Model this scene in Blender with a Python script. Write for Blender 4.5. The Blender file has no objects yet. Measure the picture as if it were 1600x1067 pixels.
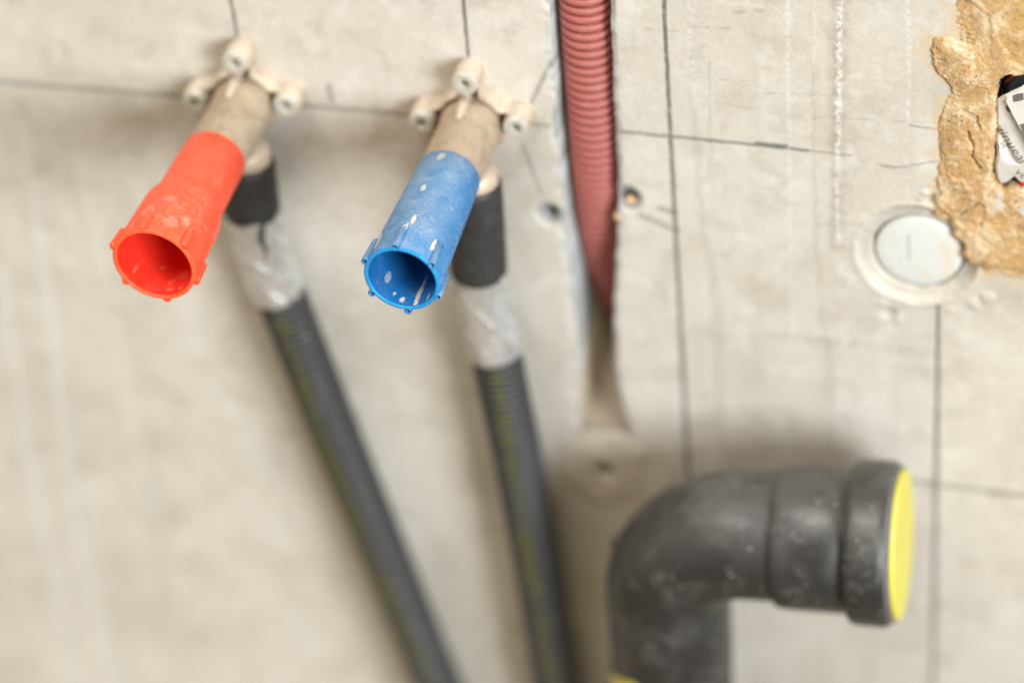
import bpy, bmesh, math, random
import numpy as np
from mathutils import Vector, Matrix

random.seed(4); np.random.seed(4)
scene = bpy.context.scene
C = scene.collection
MM = 0.001
def P(u, v, w):
    """wall coordinates in millimetres (right, up, out of the wall) -> world metres"""
    return (u * MM, -w * MM, v * MM)

# ------------------------------------------------------------------ camera
cam_d = bpy.data.cameras.new('camera')
cam = bpy.data.objects.new('camera', cam_d); C.objects.link(cam)
scene.camera = cam
def rotvec(a):
    a = np.array(a, float); th = np.linalg.norm(a); k = a / th
    K = np.array([[0, -k[2], k[1]], [k[2], 0, -k[0]], [-k[1], k[0], 0]])
    return np.eye(3) + np.sin(th) * K + (1 - np.cos(th)) * K @ K
RC = rotvec([0.700, 0.2752, 0.0148])
cr = Vector((RC[0, 0], RC[0, 2], -RC[0, 1])); cd = Vector((RC[1, 0], RC[1, 2], -RC[1, 1])); cf = Vector((RC[2, 0], RC[2, 2], -RC[2, 1]))
M = Matrix.Identity(4)
for i in range(3):
    M[i][0] = cr[i]; M[i][1] = -cd[i]; M[i][2] = -cf[i]
M.translation = Vector(P(252.61, 547.49, 738.04))
cam.matrix_world = M
cam_d.lens = 100.0; cam_d.sensor_width = 36.0; cam_d.sensor_fit = 'HORIZONTAL'
cam_d.clip_start = 0.02; cam_d.clip_end = 20
cam_d.dof.use_dof = True
cam_d.dof.focus_distance = 0.889
cam_d.dof.aperture_fstop = 3.0

# ------------------------------------------------------------------ light
world = bpy.data.worlds.new('World'); scene.world = world; world.use_nodes = True
bgn = world.node_tree.nodes['Background']
bgn.inputs[0].default_value = (1.0, 0.775, 0.47, 1); bgn.inputs[1].default_value = 0.40

def area(name, loc, target, size, power, col):
    d = bpy.data.lights.new(name, 'AREA'); d.shape = 'RECTANGLE'; d.size, d.size_y = size
    d.energy = power; d.color = col
    o = bpy.data.objects.new(name, d); C.objects.link(o)
    o.location = loc
    o.rotation_euler = (Vector(target) - Vector(loc)).to_track_quat('-Z', 'Y').to_euler()
    return o
area('window_light', P(2950, 1060, 2560), P(0, -80, 0), (1.6, 1.6), 224.0, (0.945, 1.01, 1.05))
area('ceiling_light', P(-450, 2900, 1050), P(0, -60, 0), (1.6, 1.0), 84.0, (0.99, 0.965, 0.90))

scene.view_settings.view_transform = 'Standard'
try: scene.view_settings.look = 'None'
except Exception: pass
scene.view_settings.exposure = 0.0; scene.view_settings.gamma = 1.0
scene.view_settings.use_curve_mapping = False
scene.render.engine = 'CYCLES'
scene.cycles.use_denoising = True
scene.cycles.max_bounces = 8

# ------------------------------------------------------------------ helpers: objects
def tag(o, label=None, cat=None, group=None, kind=None):
    if label: o['label'] = label
    if cat: o['category'] = cat
    if group: o['group'] = group
    if kind: o['kind'] = kind
    return o
def empty(name, loc):
    o = bpy.data.objects.new(name, None); C.objects.link(o); o.location = loc; o.empty_display_size = 0.01
    return o
def mesh_obj(name, verts, faces, mat, parent=None, smooth=True, mats=None, midx=None):
    """verts in world metres; parent may be an Empty (then made local to it)"""
    me = bpy.data.meshes.new(name)
    vs = np.asarray(verts, dtype=float)
    if parent is not None:
        vs = vs - np.array(root_loc(parent))
    me.from_pydata(vs.tolist(), [], faces if isinstance(faces, list) else faces.tolist())
    me.materials.append(mat)
    for m in (mats or []): me.materials.append(m)
    if midx is not None: me.polygons.foreach_set('material_index', np.asarray(midx, dtype=np.int32))
    me.polygons.foreach_set('use_smooth', np.full(len(me.polygons), smooth))
    me.update()
    o = bpy.data.objects.new(name, me); C.objects.link(o)
    if parent is not None: o.parent = parent
    return o
def root_loc(o):
    l = Vector((0, 0, 0))
    while o is not None:
        l = l + o.location; o = o.parent
    return l
def sharp(o, ang=35):
    me = o.data
    bm = bmesh.new(); bm.from_mesh(me)
    for e in bm.edges:
        if len(e.link_faces) == 2 and e.calc_face_angle(0) > math.radians(ang): e.smooth = False
    bm.to_mesh(me); bm.free()
    return o
def grid_faces(nr, nc, closed=False):
    r = np.arange(nr - 1)[:, None]; n = nc if closed else nc - 1
    c = np.arange(n)[None, :]; c2 = (c + 1) % nc
    a = r * nc + c; b = r * nc + c2; d = (r + 1) * nc + c2; e = (r + 1) * nc + c
    return np.stack([a, b, d, e], -1).reshape(-1, 4)
def frames(path):
    path = np.asarray(path, float)
    T = np.gradient(path, axis=0); T /= np.linalg.norm(T, axis=1)[:, None]
    n = np.cross(T[0], [0, 0, 1.0]);
    if np.linalg.norm(n) < 0.1: n = np.cross(T[0], [0, 1.0, 0])
    n /= np.linalg.norm(n); N = [n]
    for t in T[1:]:
        n = n - t * (n @ t); n /= np.linalg.norm(n); N.append(n)
    N = np.array(N); B = np.cross(T, N)
    return T, N, B
def sweep(path, rad, seg=40, disp=None):
    """path in wall mm (u,v,w); rad scalar/array; disp(i_section, angles)->extra radius. returns world verts, faces"""
    path = np.asarray(path, float); n = len(path)
    T, N, B = frames(path)
    a = np.linspace(0, 2 * np.pi, seg, endpoint=False)
    rad = np.broadcast_to(np.asarray(rad, float).reshape(-1, 1) if np.ndim(rad) else rad, (n, 1))
    R = np.repeat(rad, seg, 1).copy()
    if disp is not None: R = R + disp
    V = path[:, None, :] + R[:, :, None] * (np.cos(a)[None, :, None] * N[:, None, :] + np.sin(a)[None, :, None] * B[:, None, :])
    V = V.reshape(-1, 3)
    W = np.stack([V[:, 0] * MM, -V[:, 2] * MM, V[:, 1] * MM], -1)
    return W, grid_faces(n, seg, True)
def resample(ctrl, step):
    """Catmull-Rom through control points, resampled at about step mm"""
    c = np.asarray(ctrl, float); c = np.vstack([2 * c[0] - c[1], c, 2 * c[-1] - c[-2]])
    pts = []
    for i in range(1, len(c) - 2):
        p0, p1, p2, p3 = c[i - 1:i + 3]
        for t in np.linspace(0, 1, 60, endpoint=False):
            pts.append(0.5 * (2 * p1 + (p2 - p0) * t + (2 * p0 - 5 * p1 + 4 * p2 - p3) * t * t + (3 * p1 - p0 - 3 * p2 + p3) * t ** 3))
    pts.append(c[-2]); pts = np.array(pts)
    s = np.concatenate([[0], np.cumsum(np.linalg.norm(np.diff(pts, axis=0), axis=1))])
    q = np.arange(0, s[-1], step)
    return np.stack([np.interp(q, s, pts[:, k]) for k in range(3)], -1), q
def revolve(profile, origin, axis, seg=64):
    """profile [(s along axis, r)], origin/axis in wall mm"""
    ax = np.asarray(axis, float); ax /= np.linalg.norm(ax)
    n = np.cross(ax, [0, 1.0, 0]);
    if np.linalg.norm(n) < 0.2: n = np.cross(ax, [1.0, 0, 0])
    n /= np.linalg.norm(n); b = np.cross(ax, n)
    a = np.linspace(0, 2 * np.pi, seg, endpoint=False)
    V = []
    for s, r in profile:
        V.append(np.asarray(origin) + s * ax + r * (np.cos(a)[:, None] * n + np.sin(a)[:, None] * b))
    V = np.concatenate(V)
    return np.stack([V[:, 0] * MM, -V[:, 2] * MM, V[:, 1] * MM], -1), grid_faces(len(profile), seg, True)
def merge(*parts):
    vs, fs, k = [], [], 0
    for v, f in parts:
        vs.append(np.asarray(v)); fs += [[i + k for i in q] for q in (f.tolist() if hasattr(f, 'tolist') else f)]; k += len(v)
    return np.concatenate(vs), fs

# value noise
def vnoise(x, y, seed):
    rs = np.random.RandomState(seed); L = rs.rand(256, 256)
    xi = np.floor(x).astype(int); yi = np.floor(y).astype(int); fx = x - xi; fy = y - yi
    fx = fx * fx * fx * (fx * (fx * 6 - 15) + 10); fy = fy * fy * fy * (fy * (fy * 6 - 15) + 10)
    g = lambda a, b: L[a % 256, b % 256]
    return ((g(xi, yi) * (1 - fx) + g(xi + 1, yi) * fx) * (1 - fy) + (g(xi, yi + 1) * (1 - fx) + g(xi + 1, yi + 1) * fx) * fy) * 2 - 1
def fbm(x, y, scale, octv=4, seed=0, gain=0.5):
    s = 0; a = 1.0; t = 0
    for o in range(octv):
        s = s + a * vnoise(x / scale + 31.7 * o, y / scale + 17.3 * o, seed + o); t += a; a *= gain; scale = scale * 0.5
    return s / t
def sst(e0, e1, x):
    t = np.clip((x - e0) / (e1 - e0), 0, 1); return t * t * (3 - 2 * t)

# ------------------------------------------------------------------ helpers: node expressions
class X:
    def __init__(s, nt, sock): s.nt, s.s = nt, sock
    def _m(s, op, *o, clamp=False):
        n = s.nt.nodes.new('ShaderNodeMath'); n.operation = op; n.use_clamp = clamp
        for i, q in enumerate((s,) + o):
            if isinstance(q, X): s.nt.links.new(q.s, n.inputs[i])
            else: n.inputs[i].default_value = q
        return X(s.nt, n.outputs[0])
    def __add__(s, o): return s._m('ADD', o)
    def __sub__(s, o): return s._m('SUBTRACT', o)
    def __mul__(s, o): return s._m('MULTIPLY', o)
    def max(s, o): return s._m('MAXIMUM', o)
    def min(s, o): return s._m('MINIMUM', o)
    def inv(s): return (s * -1.0) + 1.0
    def step(s, lo, hi):
        n = s.nt.nodes.new('ShaderNodeMapRange'); n.interpolation_type = 'SMOOTHSTEP'
        s.nt.links.new(s.s, n.inputs[0]); n.inputs[1].default_value = lo; n.inputs[2].default_value = hi
        n.inputs[3].default_value = 0; n.inputs[4].default_value = 1
        return X(s.nt, n.outputs[0])
class Mat:
    def __init__(s, name, rough=0.6, metal=0.0, col=(0.5, 0.5, 0.5)):
        s.m = bpy.data.materials.new(name); s.m.use_nodes = True; s.nt = s.m.node_tree
        s.b = s.nt.nodes['Principled BSDF']
        s.b.inputs['Roughness'].default_value = rough; s.b.inputs['Metallic'].default_value = metal
        s.b.inputs['Base Color'].default_value = (*col, 1)
        s.c = None; s.col0 = col
        g = s.nt.nodes.new('ShaderNodeNewGeometry'); s.geo = g
        s.pos = g.outputs['Position']
        vm = s.nt.nodes.new('ShaderNodeVectorMath'); vm.operation = 'SCALE'; vm.inputs['Scale'].default_value = 1000
        s.nt.links.new(s.pos, vm.inputs[0]); s.mm = vm.outputs[0]
        sp = s.nt.nodes.new('ShaderNodeSeparateXYZ'); s.nt.links.new(s.mm, sp.inputs[0])
        s.u = X(s.nt, sp.outputs[0]); s.w = X(s.nt, sp.outputs[1]) * -1.0; s.v = X(s.nt, sp.outputs[2])
    def vec(s, scale=(1, 1, 1), off=(0, 0, 0)):
        n = s.nt.nodes.new('ShaderNodeMapping'); s.nt.links.new(s.mm, n.inputs[0])
        n.inputs['Location'].default_value = off; n.inputs['Scale'].default_value = scale
        return n.outputs[0]
    def noise(s, size, detail=4, rough=0.55, stretch=(1, 1, 1), off=(0, 0, 0), dist=0.0):
        """size in mm of the largest features; output about 0..1"""
        n = s.nt.nodes.new('ShaderNodeTexNoise'); n.noise_dimensions = '3D'
        s.nt.links.new(s.vec(tuple(q / size for q in stretch), off), n.inputs['Vector'])
        n.inputs['Scale'].default_value = 1.0; n.inputs['Detail'].default_value = detail; n.inputs['Roughness'].default_value = rough
        n.inputs['Distortion'].default_value = dist
        return X(s.nt, n.outputs[0])
    def voro(s, size, feature='F1', off=(0, 0, 0), stretch=(1, 1, 1)):
        n = s.nt.nodes.new('ShaderNodeTexVoronoi'); n.feature = feature
        s.nt.links.new(s.vec(tuple(q / size for q in stretch), off), n.inputs['Vector']); n.inputs['Scale'].default_value = 1
        return X(s.nt, n.outputs['Distance'])
    def const(s, v):
        n = s.nt.nodes.new('ShaderNodeValue'); n.outputs[0].default_value = v; return X(s.nt, n.outputs[0])
    def rgb(s, c):
        n = s.nt.nodes.new('ShaderNodeRGB'); n.outputs[0].default_value = (*c, 1); return n.outputs[0]
    def mix(s, fac, col):
        """mix the running colour towards col by fac"""
        n = s.nt.nodes.new('ShaderNodeMix'); n.data_type = 'RGBA'; n.clamp_factor = True
        s.nt.links.new(fac.s, n.inputs['Factor'])
        s.nt.links.new(s.c if s.c is not None else s.rgb(s.col0), n.inputs['A'])
        if isinstance(col, tuple): n.inputs['B'].default_value = (*col, 1)
        else: s.nt.links.new(col, n.inputs['B'])
        s.c = n.outputs['Result']; s.nt.links.new(s.c, s.b.inputs['Base Color'])
        return s
    def scale(s, fac):
        """multiply the running colour by a grey factor"""
        n = s.nt.nodes.new('ShaderNodeVectorMath'); n.operation = 'SCALE'
        s.nt.links.new(s.c if s.c is not None else s.rgb(s.col0), n.inputs[0]); s.nt.links.new(fac.s, n.inputs['Scale'])
        s.c = n.outputs[0]; s.nt.links.new(s.c, s.b.inputs['Base Color'])
        return s
    def rough(s, x): s.nt.links.new(x.s, s.b.inputs['Roughness']); return s
    def bump(s, h, dist=0.001, strength=1.0):
        n = s.nt.nodes.new('ShaderNodeBump'); n.inputs['Strength'].default_value = strength; n.inputs['Distance'].default_value = dist
        s.nt.links.new(h.s, n.inputs['Height']); s.nt.links.new(n.outputs[0], s.b.inputs['Normal'])
        return s
    def seg(s, warp, a):
        """distance in mm to the segment u0,v0,u1,v1 on the wall, minus nothing; warp = socket of warped position"""
        u0, v0, u1, v1 = a[:4]; nt = s.nt
        d = Vector((u1 - u0, 0, v1 - v0)); L2 = d.length_squared
        sub = nt.nodes.new('ShaderNodeVectorMath'); sub.operation = 'SUBTRACT'; nt.links.new(warp, sub.inputs[0]); sub.inputs[1].default_value = (u0, 0, v0)
        dot = nt.nodes.new('ShaderNodeVectorMath'); dot.operation = 'DOT_PRODUCT'; nt.links.new(sub.outputs[0], dot.inputs[0]); dot.inputs[1].default_value = d / L2
        cl = nt.nodes.new('ShaderNodeClamp'); nt.links.new(dot.outputs['Value'], cl.inputs[0])
        sc = nt.nodes.new('ShaderNodeVectorMath'); sc.operation = 'SCALE'; sc.inputs[0].default_value = d; nt.links.new(cl.outputs[0], sc.inputs['Scale'])
        ds = nt.nodes.new('ShaderNodeVectorMath'); ds.operation = 'DISTANCE'; nt.links.new(sub.outputs[0], ds.inputs[0]); nt.links.new(sc.outputs[0], ds.inputs[1])
        return X(nt, ds.outputs['Value'])
    def lines(s, warp, segs, soft):
        """mask 0..1 of a set of strokes (u0,v0,u1,v1,halfwidth)"""
        out = None
        for a in segs:
            m = s.seg(warp, a).step(a[4] * (1 + soft), a[4] * max(0.0, 1 - soft))
            out = m if out is None else out.max(m)
        return out
    def warped(s, size, amp, flat=True):
        n = s.nt.nodes.new('ShaderNodeTexNoise'); s.nt.links.new(s.vec((1 / size,) * 3), n.inputs['Vector']); n.inputs['Scale'].default_value = 1; n.inputs['Detail'].default_value = 3
        a = s.nt.nodes.new('ShaderNodeVectorMath'); a.operation = 'MULTIPLY_ADD'
        s.nt.links.new(n.outputs['Color'], a.inputs[0]); a.inputs[1].default_value = (amp * 2,) * 3; a.inputs[2].default_value = (-amp,) * 3
        b = s.nt.nodes.new('ShaderNodeVectorMath'); b.operation = 'ADD'; s.nt.links.new(s.mm, b.inputs[0]); s.nt.links.new(a.outputs[0], b.inputs[1])
        c = s.nt.nodes.new('ShaderNodeVectorMath'); c.operation = 'MULTIPLY'; s.nt.links.new(b.outputs[0], c.inputs[0]); c.inputs[1].default_value = (1, 0, 1)
        return c.outputs[0]

# ------------------------------------------------------------------ layout (wall millimetres)
RED_C, BLUE_C = (-79.5, 1.2), (0.7, 0.8)          # axes of the two fittings
GV = [400, 49, 25.8, 1.9, -22.9, -50, -81.6, -103.8, -126.7, -140, -400]
GL = [29.4, 29.2, 28.8, 28.2, 28.2, 28.1, 29.2, 28.7, 26.9, 27.5, 27.5]
RV = [400, 50.9, 4, -20.7, -47.8, -74.6, -90.9, -111.7, -129.7, -140, -400]
RU = [49.4, 49.3, 48.1, 47.8, 45.9, 43.4, 42.3, 42.0, 44.1, 45.8, 45.8]
HOLES = [(22.9, -38.2, 2.6), (50.9, -28.3, 2.7), (35.5, -154.0, 3.6)]
DISC = (148.4, -40.3)
BOX = (172.6, 234.0, -9.5, 34.0, 4.0)             # u0,u1,v0,v1,corner radius

def rrect_sdf(u, v, b, grow=0.0):
    cx, cy = (b[0] + b[1]) / 2, (b[2] + b[3]) / 2; hx, hy = (b[1] - b[0]) / 2 + grow, (b[3] - b[2]) / 2 + grow; r = b[4]
    qx = np.abs(u - cx) - hx + r; qy = np.abs(v - cy) - hy + r
    return np.sqrt(np.maximum(qx, 0) ** 2 + np.maximum(qy, 0) ** 2) + np.minimum(np.maximum(qx, qy), 0) - r

# stroke tables (u0,v0,u1,v1,half width)
pencil = [(-81.0,46.6,-80.9,39.1,0.64),(-80.9,39.1,-80.8,20.0,0.64),(-80.8,20.0,-81.1,8.2,0.65),(0.1,53.8,0.2,46.4,0.62),(0.2,46.4,-0.0,21.4,0.63),(67.1,89.6,67.0,52.5,0.71),(67.0,52.5,66.8,-13.5,0.73),(66.8,-13.5,66.9,-86.7,0.76),(66.9,-86.7,66.7,-157.4,0.91),(155.7,-60.3,156.1,-107.0,0.65),(156.1,-107.0,156.8,-220.4,0.80),(156.8,-220.4,156.9,-254.9,0.72),(49.0,-0.8,78.0,-1.0,0.53),(78.0,-1.0,112.3,-1.3,0.52),(95.7,-0.7,105.2,-0.6,0.94)]
soft = [(-212.9,-3.3,-173.1,-3.2,0.90),(-173.1,-3.2,-101.2,-2.1,1.00),(-101.2,-2.1,-59.8,-1.5,0.87),(-59.8,-1.5,-23.0,-1.4,0.86),(-23.0,-1.4,26.0,-0.9,0.64),(112.3,-1.3,126.6,-1.9,0.41),(146.7,-141.8,197.1,-142.3,0.90),(174.9,-142.8,187.1,-142.6,1.01),(28.8,26.3,19.6,6.7,0.74),(15.7,-9.4,20.8,-29.4,0.54),(-50.5,7.4,-50.3,1.3,0.97),(54.8,-34.6,67.4,-39.9,0.97),(61.6,-30.9,67.3,-32.4,0.97),(136.1,-4.7,141.1,-5.1,0.52),(141.1,-5.1,154.7,-1.1,0.31),(145.1,12.0,153.7,11.4,0.31)]
faint = [(72.9,42.6,87.9,43.5,0.41),(90.1,49.7,101.4,51.5,0.70),(98.7,19.7,118.4,21.2,0.41),(114.2,12.0,132.8,13.2,0.41),(125.6,12.5,149.2,13.5,0.31),(97.6,-81.4,146.1,-81.0,1.53),(105.1,-32.4,141.3,-28.6,0.42),(58.7,40.8,74.3,41.0,0.31),(70.5,23.4,95.7,23.9,0.31),(82.8,14.6,95.4,12.8,0.31)]
streak = [(75.4,53.2,74.8,16.3,1.02),(75.5,16.3,75.9,-30.5,1.26),(75.9,-30.5,80.1,-68.6,1.52),(80.1,-68.6,78.9,-130.5,1.79),(78.9,-130.5,82.7,-145.4,1.37),(80.8,29.4,79.7,-14.1,0.52),(114.6,32.7,114.4,-28.6,0.62),(114.4,-28.6,116.3,-75.1,0.86),(116.3,-75.1,118.9,-84.7,0.87),(118.9,-84.7,119.8,-142.7,1.01)]
crust = [(123.4,96.9,123.1,57.5,1.09),(123.1,57.5,122.3,13.6,1.01),(122.3,13.6,121.8,-39.8,0.84),(106.6,56.0,106.3,24.5,0.71),(106.3,24.5,106.5,-79.3,0.53),(143.8,74.0,145.0,35.7,0.79),(145.0,35.7,144.7,12.2,0.61),(144.8,-1.7,145.0,-16.6,0.41),(115.1,61.5,114.6,29.0,0.30),(75.7,53.2,74.5,38.6,1.22),(74.5,38.6,75.9,11.3,1.03)]

# ------------------------------------------------------------------ materials
def wall_material():
    m = Mat('concrete', 0.86, 0, (0.560, 0.528, 0.470))
    big = m.noise(70, 4, 0.55, off=(3, 1, 7)); m.mix(big.step(0.38, 0.68) * 0.75, (0.465, 0.43, 0.362))
    pale = m.noise(45, 3, 0.5, off=(13, 1, 2)); m.mix(pale.step(0.5, 0.72) * 0.7, (0.61, 0.585, 0.53))
    # long vertical run marks
    run = m.noise(10, 3, 0.5, stretch=(1, 1, 0.05), off=(5, 2, 0)); m.mix(run.step(0.52, 0.75) * 0.38, (0.43, 0.395, 0.33))
    run2 = m.noise(14, 2, 0.5, stretch=(1, 1, 0.04), off=(25, 2, 4)); m.mix(run2.step(0.58, 0.72) * 0.4, (0.64, 0.61, 0.55))
    md = m.noise(19, 6, 0.66, off=(8, 3, 1), dist=0.5); m.mix(md.step(0.48, 0.66) * 0.55, (0.42, 0.385, 0.325))
    md2 = m.noise(12, 6, 0.66, off=(31, 3, 5), dist=0.5); m.mix(md2.step(0.50, 0.72) * 0.5, (0.67, 0.655, 0.62))
    gr = m.noise(26, 5, 0.6, off=(3, 41, 5)); m.mix(gr.step(0.52, 0.72) * 0.35, (0.47, 0.46, 0.43))
    # trowel and board scratches lying across the wall
    scr = m.noise(5, 4, 0.7, stretch=(0.07, 1, 1.4), off=(2, 2, 6), dist=0.3).step(0.60, 0.70) * m.noise(30, 3, 0.6, off=(1, 9, 1)).step(0.48, 0.62)
    m.mix(scr * 0.30, (0.33, 0.30, 0.25))
    scv = m.noise(4, 4, 0.7, stretch=(1.4, 1, 0.09), off=(12, 2, 6), dist=0.2).step(0.60, 0.70) * m.noise(34, 3, 0.6, off=(1, 19, 1)).step(0.50, 0.62)
    m.mix(scv * 0.28, (0.36, 0.33, 0.28))
    fine = m.noise(2.2, 6, 0.7); m.scale((fine - 0.5) * 0.40 + 1.0)
    wl = m.warped(14, 1.6)
    m.mix(m.lines(wl, [(-168, -20, -171, -60, 1.2), (-171, -60, -178, -143, 1.5), (-178, -143, -186, -230, 1.7), (-186, -230, -185, -340, 1.8), (-190, -90, -199, -180, 1.3), (-199, -180, -204, -330, 1.6)], 0.8) * 0.7, (0.60, 0.59, 0.585))
    m.mix(m.lines(wl, [(-175.5, -140, -183, -220, 1.0), (-150, -190, -152, -260, 1.2)], 0.8) * 0.4, (0.36, 0.35, 0.33))
    # small dark pores
    po = m.voro(5.5, off=(2, 9, 4)).step(0.13, 0.05) * m.noise(20, 2, off=(7, 7, 7)).step(0.5, 0.62)
    m.mix(po * 0.35, (0.28, 0.26, 0.22))
    wf = m.warped(6, 0.5); wf2 = m.warped(9, 2.2)
    brk = m.noise(3.0, 3, 0.6, off=(1, 1, 8))
    m.mix(m.lines(wf2, streak, 0.7) * 0.30, (0.36, 0.33, 0.28))
    m.mix(m.lines(wf, faint, 0.8) * brk.step(0.4, 0.6) * 0.38, (0.25, 0.23, 0.19))
    m.mix(m.lines(wf, soft, 0.8) * (brk.step(0.25, 0.5) * 0.4 + 0.6) * 0.62, (0.16, 0.155, 0.14))
    m.mix(m.lines(wf, pencil, 0.45) * (brk.step(0.3, 0.5) * 0.35 + 0.65) * 0.86, (0.085, 0.09, 0.08))
    # lime bloom: white crystals along cracks
    wc = m.warped(3.5, 0.9)
    cr_n = m.noise(1.8, 6, 0.8, off=(4, 4, 4)).step(0.45, 0.54)
    cru = m.lines(wc, crust[:3], 0.8).max(m.lines(wc, crust[3:], 0.8) * 0.5)
    halo = m.lines(wc, [(a, b, c, d, e * 2.6) for a, b, c, d, e in crust[:3]], 0.9)
    m.mix(halo * (m.noise(6, 4, 0.6, off=(5, 5, 5)).step(0.35, 0.6) * 0.6 + 0.25), (0.35, 0.31, 0.25))
    m.mix(cru * cr_n * 0.72, (0.76, 0.76, 0.745))
    # ochre slurry smeared around the plaster patch and freshly cut grey concrete inside slot and holes
    sa = m.nt.nodes.new('ShaderNodeAttribute'); sa.attribute_name = 'slurry'
    sn = m.noise(6, 6, 0.7, off=(9, 3, 1), dist=0.6)
    m.mix((X(m.nt, sa.outputs['Fac']) * 0.55 + (sn - 0.5) * 2.6).step(0.30, 0.62) * X(m.nt, sa.outputs['Fac']).step(0.0, 0.5) * 0.6, (0.58, 0.43, 0.25))
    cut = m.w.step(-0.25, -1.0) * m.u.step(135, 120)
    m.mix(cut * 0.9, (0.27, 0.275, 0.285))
    an = m.nt.nodes.new('ShaderNodeAttribute'); an.attribute_name = 'arris'
    m.mix(X(m.nt, an.outputs['Fac']) * 0.8, (0.43, 0.435, 0.43))
    # deep inside the slot: old brown mortar bed, colour darkened for its shade
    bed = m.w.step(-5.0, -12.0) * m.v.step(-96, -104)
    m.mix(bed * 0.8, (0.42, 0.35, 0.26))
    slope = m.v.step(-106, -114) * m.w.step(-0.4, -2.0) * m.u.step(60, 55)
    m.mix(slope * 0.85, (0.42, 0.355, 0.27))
    boxshade = m.w.step(-1.0, -2.0) * m.u.step(160, 168)
    m.mix(boxshade, (0.10, 0.11, 0.12))  # pocket sides painted dark: shade around the box put into the colour
    h = m.noise(1.2, 5, 0.7) * 0.25 + m.noise(9, 4, 0.55, off=(2, 2, 2)) * 0.8
    m.bump(h, 0.0009, 0.35)
    m.rough(fine * 0.2 + 0.75)
    return m.m

def plaster_material():
    m = Mat('ochre_plaster', 0.9, 0, (0.53, 0.33, 0.145))
    a = m.noise(16, 6, 0.68, off=(1, 5, 2), dist=0.8); m.mix(a.step(0.46, 0.56), (0.68, 0.52, 0.325))
    b = m.noise(10, 6, 0.68, off=(9, 5, 2), dist=0.8); m.mix(b.step(0.48, 0.62) * 0.8, (0.43, 0.27, 0.125))
    c = m.noise(4, 5, 0.7, off=(3, 15, 8)); m.mix(c.step(0.54, 0.64) * 0.75, (0.70, 0.56, 0.37))
    sm = m.u.step(172, 178) * m.v.step(34, 42) * m.noise(18, 4, 0.6, off=(2, 2, 9)).step(0.36, 0.56)
    m.mix(sm * 0.85, (0.50, 0.30, 0.095))
    f = m.noise(1.0, 5, 0.7); m.scale((f - 0.5) * 0.75 + 1.0)
    pit = m.voro(1.9, off=(5, 1, 1)).step(0.20, 0.06) * m.noise(9, 2, off=(3, 3, 3)).step(0.46, 0.56)
    m.mix(pit * 0.75, (0.20, 0.125, 0.06))
    # grey grit where the box was cut in
    g = m.noise(5, 4, 0.6, off=(6, 1, 6)).step(0.47, 0.6) * m.v.step(-8, -12) * m.v.step(-22, -17) * m.u.step(171, 176)
    m.mix(g * 0.9, (0.60, 0.59, 0.57))
    rim = m.const(1.0)
    h = m.noise(2.2, 6, 0.72) * 0.9 + c * 0.6 + pit * -0.9
    m.bump(h, 0.0009, 0.9)
    return m.m

def dusty(name, col, dust=(0.62, 0.57, 0.48), amt=0.5, rough=0.45, size=14, speck=0.5, metal=0.0, sss=0.0, bumpd=0.0002, up=0.0, grime=0.0, scuff=0.0, ring=None):
    """plastic or metal under builder's dust: blotches, fine grains and splashes"""
    m = Mat(name, rough, metal, col)
    a = m.noise(size, 5, 0.62, off=(2, 7, 4), dist=0.4).step(0.40, 0.72)
    g = m.noise(0.9, 3, 0.7, off=(4, 4, 1)).step(0.42, 0.72)
    m.mix((a * 0.65 + 0.35) * g * amt, dust)
    b = m.noise(size * 0.45, 4, 0.6, off=(11, 2, 3)).step(0.56, 0.72); m.mix(b * amt * 0.6, dust)
    s = m.voro(4.2, off=(3, 3, 3)).step(0.17, 0.09) * m.noise(13, 2, off=(1, 8, 1)).step(0.52, 0.60)
    m.mix(s * speck, (0.72, 0.68, 0.60))
    if grime:
        gq = m.noise(size * 0.8, 6, 0.7, off=(21, 4, 9), dist=0.5).step(0.46, 0.62); m.mix(gq * grime, (0.22, 0.165, 0.115))
    if up:
        # settled dust on whatever faces up
        sn = m.nt.nodes.new('ShaderNodeSeparateXYZ'); m.nt.links.new(m.geo.outputs['Normal'], sn.inputs[0])
        m.mix(X(m.nt, sn.outputs[2]).step(0.1, 1.0) * (m.noise(size * 0.6, 5, 0.65, off=(6, 6, 2)).step(0.30, 0.65) * 0.7 + 0.3) * up, dust)
    if scuff:
        q1 = m.noise(8, 5, 0.65, stretch=(0.5, 1, 0.8), off=(2, 12, 5), dist=1.6); band = (q1 - 0.5)._m('ABSOLUTE').step(0.022, 0.004)
        m.mix(band * m.noise(15, 2, off=(5, 2, 2)).step(0.46, 0.58) * scuff, (0.50, 0.48, 0.45))
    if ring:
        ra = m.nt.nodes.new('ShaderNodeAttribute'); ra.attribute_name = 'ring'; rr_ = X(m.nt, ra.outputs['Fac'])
        m.mix(rr_.step(0.55, 1.0) * ring[0], ring[1]); m.mix(rr_.step(0.45, 0.0) * ring[2], ring[3])  # dust on the crests; valleys coloured dark to paint in groove shade
    m.rough(a * 0.3 + rough)
    m.bump(m.noise(1.5, 4, 0.6), bumpd, 0.6)
    if sss:
        m.b.inputs['Subsurface Weight'].default_value = sss
        m.b.inputs['Subsurface Radius'].default_value = (0.004, 0.001, 0.0006)
        m.b.inputs['Subsurface Scale'].default_value = 1.0
    return m

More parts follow.
